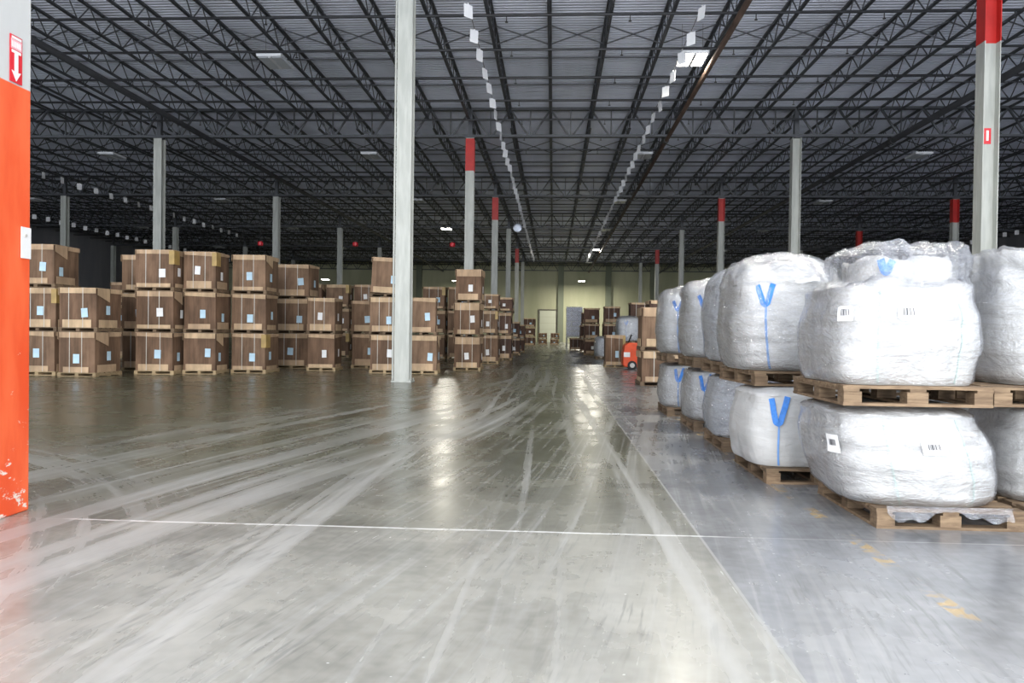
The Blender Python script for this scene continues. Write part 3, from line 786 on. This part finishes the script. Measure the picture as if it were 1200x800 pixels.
class Bag:
    def __init__(s, w, d, h, seed, lean=(0, 0), bulge=1.0, bot=0.80, crown=0.0, crown_r=0.62, sag=0.5, exp=3.2, crown_off=(0, 0), flat=False, dome=0.10):
        s.__dict__.update(w=w, d=d, h=h, seed=seed, lean=lean, bulge=bulge, bot=bot, crown=crown, crown_r=crown_r, sag=sag, exp=exp, crown_off=crown_off, flat=flat, dome=dome)
    def prof(s, t):
        # (radius scale, height) along the side t 0..1, then the top 1..2
        if t <= 1:
            if t < 0.14: r = s.bot + (0.97 - s.bot) * math.sin(t / 0.14 * math.pi / 2)
            else:
                q = (t - 0.14) / 0.86
                r = 0.97 + 0.05 * s.bulge * math.sin(math.pi * min(1, q * 1.15)) - 0.05 * q * q
            z = s.h * (t * (1 - s.dome if s.crown <= 0 and not s.flat else 0.90))
            return r, z
        q = t - 1
        if s.flat:
            a = q * math.pi / 2
            return 0.92 * max(0.0, math.cos(a)) ** 0.9, s.h * (0.90 + 0.10 * min(1.0, math.sin(a) * 1.4))
        if s.crown <= 0:
            a = q * math.pi / 2
            return 0.92 * max(0.0, math.cos(a)) ** 0.75, s.h * (1 - s.dome + s.dome * math.sin(a))
        if q < 0.35:
            e = q / 0.35; e2 = e * e * (3 - 2 * e)
            return 0.92 + (s.crown_r + 0.04 - 0.92) * e2, s.h * (0.90 + 0.07 * math.sin(e * math.pi / 2))
        e = (q - 0.35) / 0.65
        if e < 0.55:
            g = e / 0.55
            return s.crown_r + 0.04 + 0.03 * math.sin(g * math.pi), s.h * 0.97 + s.crown * 0.85 * g
        g = (e - 0.55) / 0.45; a = g * math.pi / 2
        return (s.crown_r + 0.04) * max(0.0, math.cos(a)) ** 0.8, s.h * 0.97 + s.crown * (0.85 + 0.15 * math.sin(a))
    def pt(s, th, t, off=0.0, rough=1.0):
        r, z = s.prof(t)
        ex = s.exp if t < 1 else s.exp + (2.2 - s.exp) * min(1, (t - 1) * 1.6)
        c, n = math.cos(th), math.sin(th)
        k = (abs(c) ** ex + abs(n) ** ex) ** (-1 / ex)
        x = c * k * s.w / 2 * r; y = n * k * s.d / 2 * r
        so = s.seed * 17.3
        ln = z / s.h
        u = Vector((c * 1.3 + so, n * 1.3, z * 1.6))
        big = noise.fractal(u * 1.4, 1.0, 2.0, 2) * 0.022
        hor = noise.noise(Vector((c * 1.2 + so, n * 1.2, z * 9))) * 0.010 * s.sag * 2
        ver = noise.noise(Vector((th * 5 + so, z * 0.8, 3))) * 0.014 * (0.35 + max(0, min(1.6, t) - 0.6))
        if t > 1: big *= 1.6 + 1.4 * (s.crown > 0) * min(1, (t - 1) * 2.5); ver += noise.fractal(Vector((c * 4 + so, n * 4, z * 6)), 1.0, 2.0, 3) * 0.022
        dr = (big + hor + ver) * rough + off
        L = max(0.05, math.hypot(c * k * s.w / 2, n * k * s.d / 2))
        rr = min(1.0, r * 1.3)
        x += c * k * s.w / 2 / L * dr * rr; y += n * k * s.d / 2 / L * dr * rr
        zz = z + (off if t > 1.2 and not s.flat else 0) + (noise.fractal(Vector((x * 5 + so, y * 5, 1)), 1.0, 2.0, 3) * (0.0 if s.flat else 0.03 if s.crown <= 0 else 0.05) * rough if t > 1.05 else 0)
        x += s.lean[0] * ln; y += s.lean[1] * ln
        if t > 1 and s.crown > 0:
            e = min(1, (t - 1) / 0.4); x += s.crown_off[0] * e; y += s.crown_off[1] * e
        return (x, y, zz)
    def shell(s, name, mat, off=0.0, nt=72, t0=0.0, t1=2.0, rows=44, rough=1.0):
        v = []; f = []
        for i in range(rows + 1):
            t = t0 + (t1 - t0) * i / rows
            for j in range(nt): v.append(s.pt(2 * math.pi * j / nt, min(t, 1.995), off, rough))
        for i in range(rows):
            for j in range(nt):
                j2 = (j + 1) % nt
                f.append((i*nt+j, i*nt+j2, (i+1)*nt+j2, (i+1)*nt+j))
        if t0 == 0.0: f.append(tuple(range(nt))[::-1])
        if t1 >= 2.0: f.append(tuple(rows*nt + j for j in range(nt)))
        me = bpy.data.meshes.new(name); me.from_pydata(v, [], f); me.materials.append(mat)
        for p in me.polygons: p.use_smooth = True
        me.update(); return me
    def ribbon(s, name, pts, width, mat, off=0.006, n=8):
        """strip laid on the surface through (theta, t) points; width in metres"""
        P = []
        for a, b in zip(pts[:-1], pts[1:]):
            for k in range(n): P.append((a[0] + (b[0]-a[0])*k/n, a[1] + (b[1]-a[1])*k/n))
        P.append(pts[-1])
        cen = [Vector(s.pt(a, b, off)) for a, b in P]; out = [Vector(s.pt(a, b, off + 0.006)) for a, b in P]
        m = MB(); rings = []
        for i, c in enumerate(cen):
            d = (cen[min(i+1, len(cen)-1)] - cen[max(i-1, 0)]).normalized()
            th = P[i][0]; nrm = Vector((math.cos(th), math.sin(th), 0.15)).normalized()
            a = d.cross(nrm).normalized() * width / 2
            q = nrm * 0.004
            rings.append([c - a - q, c + a - q, c + a + q, c - a + q])
        for r in rings: m.v += [tuple(p) for p in r]
        for i in range(len(rings) - 1):
            for j in range(4): m.f.append((i*4+j, i*4+(j+1)%4, (i+1)*4+(j+1)%4, (i+1)*4+j))
        m.f.append((0, 1, 2, 3)); e = (len(rings) - 1) * 4; m.f.append((e+3, e+2, e+1, e))
        return m.mesh(name, mat)
    def patch(s, name, th, t, wm, hm, mat, off=0.012, n=4):
        r, z = s.prof(t); R = s.w / 2 * r
        v = []; f = []
        for i in range(n + 1):
            for j in range(n + 1):
                v.append(s.pt(th + (j / n - .5) * wm / R, t + (i / n - .5) * hm / (s.h * 0.9), off))
        for i in range(n):
            for j in range(n): f.append((i*(n+1)+j, i*(n+1)+j+1, (i+1)*(n+1)+j+1, (i+1)*(n+1)+j))
        me = bpy.data.meshes.new(name); me.from_pydata(v, [], f); me.materials.append(mat); me.update(); return me

FR = -math.pi / 2     # the side that faces the aisle end
def make_bag(x, y, z, rz, bag, label, film='film', film_off=0.016, loops=(), seams=(), labels=(), mat='bag', detail=True, film_bag=None):
    """x, y centre of the bag base"""
    o = empty('bulk_bag', (x, y, z), rz); tag(o, label, 'bulk bag', 'white bulk bags on pallets')
    nt, rows = (120, 84) if detail else (56, 36)
    link('bag_body', bag.shell('bag_body', M[mat], 0.0, nt, rows=rows), o)
    if film: link('plastic_wrap', (film_bag or bag).shell('plastic_wrap', M[film], film_off, nt, t0=0.015, rows=rows, rough=1.25), o)
    for th, t, sp, top in loops:
        l = link('lifting_loop', bag.ribbon('lifting_loop', [(th - sp, top), (th - sp * .25, t + 0.02), (th, t), (th + sp * .25, t + 0.02), (th + sp, top + 0.03)], 0.052, M['blue'], film_off + 0.004 if film is None else 0.008), o)
    for th, t0, t1, mt, wd in seams:
        link('seam_tape', bag.ribbon('seam_tape', [(th, t0), (th + 0.01, t1)], wd, M[mt], 0.005, 16), o)
    for th, t, wm, hm, code in labels:
        lb = link('label', bag.patch('label', th, t, wm, hm, M['label_white'], film_off + 0.006), o)
        if code:
            R = bag.w / 2
            for k in range(7):
                wd = (0.006, 0.004, 0.008, 0.004, 0.006, 0.003, 0.006)[k] * wm / 0.09
                link('barcode_bar', bag.patch('barcode_bar', th + (k - 3) * 0.105 * wm / R, t + 0.01, wd, hm * 0.5, M['ink'], film_off + 0.009, 1), lb)
    return o

# A: the near stack
block_pallet(2.30, 5.40, 0.0, 0.0, 1.02, 1.18, 'worn block pallet on the floor, nearest of the bag stacks', M['wood'])
A1 = Bag(1.17, 1.18, 0.715, 1, lean=(-0.16, 0.0), bot=0.86, flat=True, sag=0.9, exp=3.4)
bA1 = make_bag(2.72, 5.98, 0.145, 0, A1, 'sagging film-wrapped white bulk bag at the bottom of the nearest stack',
         seams=[(FR - 0.42, 0.02, 0.98, 'seam', 0.012), (FR + 0.45, 0.02, 0.98, 'seam', 0.012)],
         labels=[(FR + 0.10, 0.66, 0.17, 0.085, False), (FR + 0.10, 0.67, 0.12, 0.085, True), (FR - 0.98, 0.66, 0.10, 0.13, False), (FR - 0.98, 0.66, 0.07, 0.09, True)])
block_pallet(2.04, 5.36, 0.868, 0.0, 1.02, 1.10, 'block pallet between the two bags of the nearest stack', M['wood'])
A2f = Bag(1.07, 1.10, 0.77, 2, bot=0.91, bulge=0.7, crown=0.26, crown_r=0.80, sag=0.8, exp=4.4, crown_off=(0.10, 0.05))
A2 = Bag(1.07, 1.10, 0.77, 2, bot=0.91, bulge=0.7, crown=0.18, crown_r=0.62, sag=0.8, exp=4.4, crown_off=(0.10, 0.05))
make_bag(2.54, 5.92, 1.013, 0, A2, 'white bulk bag with billowing clear film crown on top of the nearest stack',
         seams=[(FR - 0.46, 0.02, 0.98, 'seam', 0.012), (FR + 0.52, 0.02, 0.98, 'seam', 0.010)],
         labels=[(FR - 0.12, 0.74, 0.13, 0.085, False), (FR - 0.11, 0.74, 0.11, 0.11, True), (FR - 0.80, 0.72, 0.09, 0.10, False), (FR - 0.80, 0.73, 0.07, 0.10, True)],
         loops=[(FR - 0.55, 1.42, 0.10, 1.66)], film_bag=A2f)
v = []; f = []
for i in range(25):
    for j in range(7):
        a_ = i / 24; b_ = j / 6
        v.append((2.36 + 0.86 * a_, 5.385 - 0.02 * b_ - 0.012 * noise.noise(Vector((a_ * 14, b_ * 2, 4))), 0.165 - b_ * (0.05 + 0.075 * abs(noise.noise(Vector((a_ * 5.3, 7, 1)))) + 0.03 * math.sin(a_ * 9))))
for i in range(24):
    for j in range(6): f.append((i*7+j, (i+1)*7+j, (i+1)*7+j+1, i*7+j+1))
me = bpy.data.meshes.new('film_tail'); me.from_pydata(v, [], f); me.materials.append(M['film'])
for q in me.polygons: q.use_smooth = True
ft = link('film_tail', me, bA1); ft.matrix_parent_inverse = Matrix.Translation((-2.72, -5.98, -0.145))
# B: beside it
block_pallet(3.42, 5.55, 0.0, 0.0, 1.02, 1.18, 'block pallet on the floor at the right edge of the view', M['wood'])
B1 = Bag(1.18, 1.18, 0.715, 3, bot=0.88, flat=True, sag=0.8)
make_bag(3.98, 6.12, 0.145, 0, B1, 'cream white wrapped bulk bag at the bottom of the right edge stack', seams=[(FR - 0.50, 0.02, 0.98, 'seam', 0.012)])
block_pallet(3.12, 5.46, 0.868, 0.0, 1.02, 1.10, 'block pallet between the bags of the right edge stack', M['wood'])
B2 = Bag(1.16, 1.16, 0.86, 4, bot=0.86, crown=0.16, crown_r=0.86, sag=0.8)
bB2 = make_bag(3.84, 6.06, 1.013, 0, B2, 'white bulk bag with folded film top on the right edge stack', seams=[(FR - 0.30, 0.02, 0.98, 'seam', 0.012)])
link('yellow_sticker', B2.patch('yellow_sticker', FR - 0.52, 0.08, 0.045, 0.05, M['yellow'], 0.022), bB2)
# C: second stack with blue loops
block_pallet(1.96, 6.92, 0.0, 0.0, 1.00, 1.20, 'block pallet on the floor under the bag with blue loops', M['wood_pale'])
C1 = Bag(1.06, 1.12, 0.718, 5, bot=0.92, flat=True, sag=0.5, exp=4.0)
make_bag(2.36, 7.52, 0.145, 0, C1, 'white bulk bag with a blue loop at the bottom of the second stack', film=None,
         loops=[(FR - 0.50, 0.62, 0.12, 0.97)], seams=[(FR - 0.50, 0.02, 0.64, 'seam_blue', 0.016)])
block_pallet(1.92, 7.22, 0.872, 0.07, 0.98, 1.15, 'dusty block pallet under the upper bag with blue loops', M['wood'])
C2 = Bag(1.18, 1.18, 1.15, 6, lean=(-0.08, 0), bot=0.86, sag=0.7, dome=0.30)
make_bag(2.36, 7.80, 1.017, 0.05, C2, 'big white bulk bag with blue V loop, upper bag of the second stack',
         loops=[(FR - 0.55, 0.78, 0.12, 1.02)], seams=[(FR - 0.55, 0.02, 0.80, 'seam_blue', 0.020)], labels=[(FR + 0.12, 1.10, 0.20, 0.07, False)])
# further stacks
def bag_stack(x, y, seed, name, loop_off=-0.3, film='film', upper=True):
    block_pallet(x, y, 0.0, 0.0, 1.0, 1.12, f'pallet on the floor under {name}', M['wood_pale'])
    b = Bag(1.12, 1.12, 0.738, seed, bot=0.90, sag=0.6, flat=True)
    make_bag(x + 0.5, y + 0.56, 0.145, 0, b, f'lower white bulk bag of {name}', film=film, detail=False, mat='bag' if film != 'film_grey' else 'bag_grey',
             loops=[(FR + loop_off, 0.66, 0.13, 0.95)], seams=[(FR + loop_off, 0.02, 0.68, 'seam_blue', 0.016)])
    if upper:
        block_pallet(x - 0.01, y + 0.04, 0.892, 0.03, 1.0, 1.10, f'pallet between the bags of {name}', M['wood_pale'])
        b = Bag(1.12, 1.12, 1.12, seed + 20, bot=0.88, sag=0.6, dome=0.2, lean=(-0.04, 0))
        make_bag(x + 0.48, y + 0.58, 1.037, 0.03, b, f'upper white bulk bag of {name}', film=film, detail=False, mat='bag' if film != 'film_grey' else 'bag_grey',
                 loops=[(FR + loop_off, 0.80, 0.13, 0.97)], seams=[(FR + loop_off, 0.02, 0.80, 'seam_blue', 0.018)])
bag_stack(1.98, 8.75, 11, 'the grey-filmed third stack behind the blue loop bags', film='film_grey')
bag_stack(1.98, 10.55, 12, 'the fourth bag stack from the camera', loop_off=-0.6)
bag_stack(1.90, 12.45, 13, 'the fifth and last bag stack of the near row', loop_off=-0.55)
bag_stack(2.95, 33.6, 14, 'the distant grey stack behind the orange truck', film='film_grey')
block_pallet(2.25, 39.6, 0, 0, 1.0, 1.1, 'pallet under the lone distant bag', M['wood'])
make_bag(2.75, 40.15, 0.145, 0, Bag(1.1, 1.1, 1.05, 31, bot=0.9), 'lone pale grey bulk bag behind the carton by the orange truck', film='film_grey', mat='bag_grey', detail=False)

# ================================================================== orange truck
tr = tag(empty('pallet_truck', (3.27, 28.4, 0), 0.0), 'orange electric pallet truck parked behind the lone carton', 'pallet truck')
def rounded(m_, prof, y0, y1):
    m_.prism([(a, y0, b) for a, b in prof], (0, 1, 0), y1 - y0)
m = MB(); rounded(m, [(-0.62, 0.18), (-0.55, 0.10), (0.50, 0.10), (0.62, 0.30), (0.62, 0.80), (0.50, 0.95), (0.0, 1.02), (-0.42, 1.02), (-0.56, 0.92), (-0.62, 0.6)], 0, 0.85)
b = m.build('body', M['orange'], tr); bv = b.modifiers.new('bevel', 'BEVEL'); bv.width = 0.04; bv.segments = 3
m = MB(); m.box(-0.40, 0.30, -0.012, 0.0, 0.55, 0.86); m.build('access_panel', M['orange'], tr)
m = MB(); m.box(-0.60, -0.36, -0.018, -0.002, 0.48, 0.66); m.build('paper_notice', M['label_white'], tr)
wm_ = MB(); wm_.tube([(0, -0.08, 0), (0, 0.06, 0)], 0.17, 20); wme = wm_.mesh('wheel', M['rubber'], False)
hm_ = MB(); hm_.tube([(0, -0.095, 0), (0, -0.07, 0)], 0.09, 16); hme = hm_.mesh('hub', M['hub'])
for xx, yy in ((-0.28, 0.0), (0.42, 0.0), (-0.28, 0.83), (0.42, 0.83)):
    w_ = link('wheel', wme, tr, (xx, yy, 0.17)); link('hub', hme, w_)
m = MB(); m.tube([(-0.40, 0.42, 0.98), (-0.30, 0.42, 1.25), (-0.28, 0.42, 1.30)], 0.03, 8); m.tube([(-0.28, 0.22, 1.30), (-0.28, 0.62, 1.30)], 0.025, 8); m.build('tiller', M['rubber'], tr, True)
m = MB(); m.box(0.6, 1.75, 0.10, 0.28, 0.06, 0.13); m.build('fork', M['steel'], tr)
m = MB(); m.box(0.6, 1.75, 0.57, 0.75, 0.06, 0.13); m.build('fork', M['steel'], tr)

# ================================================================== small hung things and signs
for q, (xx, nm) in enumerate(((-18.0, 'leftmost'), (-12.1, 'middle'), (-6.15, 'rightmost'))):
    t = tag(empty('hanging_beacon', (xx, 45.0, 6.6)), f'{nm} of the three small red beacons hung on thin rods', 'beacon', 'red beacons')
    m = MB(); m.tube([(0, 0, -0.14), (0, 0, -0.10), (0, 0, 0.10), (0, 0, 0.14)], [0.10, 0.17, 0.17, 0.10], 12); m.build('lens', M['sign_red'], t, False)
    m = MB(); m.tube([(0, 0, 0.14), (0, 0, ZD + 0.02 - 6.6)], 0.012, 5); m.build('rod', M['cord'], t)
t = tag(empty('round_mirror', (-2.72, 55.0, 9.05)), 'round pale disc hung high over the aisle', 'mirror')
m = MB(); m.tube([(0, -0.05, 0), (0, -0.03, 0), (0, 0.03, 0)], [0.22, 0.31, 0.33], 24); m.build('disc', M['mirror'], t)
m = MB(); m.tube([(0, 0, 0.3), (0, 0, ZD + 0.02 - 9.05)], 0.012, 5); m.build('rod', M['cord'], t)

s = tag(empty('extinguisher_sign', (-3.826, 5.115, 3.07)), 'red sign with white down arrow on the grey top of the pier', 'sign')
m = MB(); m.box(0, 0.004, -0.06, 0.06, 0.0, 0.33); m.build('plate', M['sign_red'], s)
m = MB(); m.box(0.004, 0.006, -0.052, 0.052, 0.232, 0.30); m.build('header', M['sign_pink'], s)
m = MB()
for zz in (0.315,): m.box(0.004, 0.0065, -0.045, 0.05, zz - 0.012, zz + 0.006)
for k in range(6): m.box(0.006, 0.0075, -0.045 + k * 0.0155, -0.036 + k * 0.0155, 0.245, 0.285)
m.build('lettering', M['label_white'], s)
m = MB(); m.prism([(0.004, -0.045, 0.225), (0.004, 0.045, 0.225), (0.004, 0.045, 0.205), (0.004, 0.017, 0.205), (0.004, 0.017, 0.075), (0.004, 0.045, 0.08), (0.004, 0.0, 0.012), (0.004, -0.045, 0.08), (0.004, -0.017, 0.075), (0.004, -0.017, 0.205), (0.004, -0.045, 0.205)], (1, 0, 0), 0.003)
m.build('arrow', M['label_white'], s)
p = tag(empty('paper_notice', (-3.826, 5.225, 1.84)), 'white paper notice fixed to the edge of the orange pier', 'notice')
m = MB(); m.box(0, 0.004, -0.05, 0.05, 0, 0.225); m.build('sheet', M['label_white'], p)
m = MB(); m.tube([(0.003, -0.01, 0.165), (0.012, -0.01, 0.165)], 0.012, 10); m.build('fixing_screw', M['hub'], p)
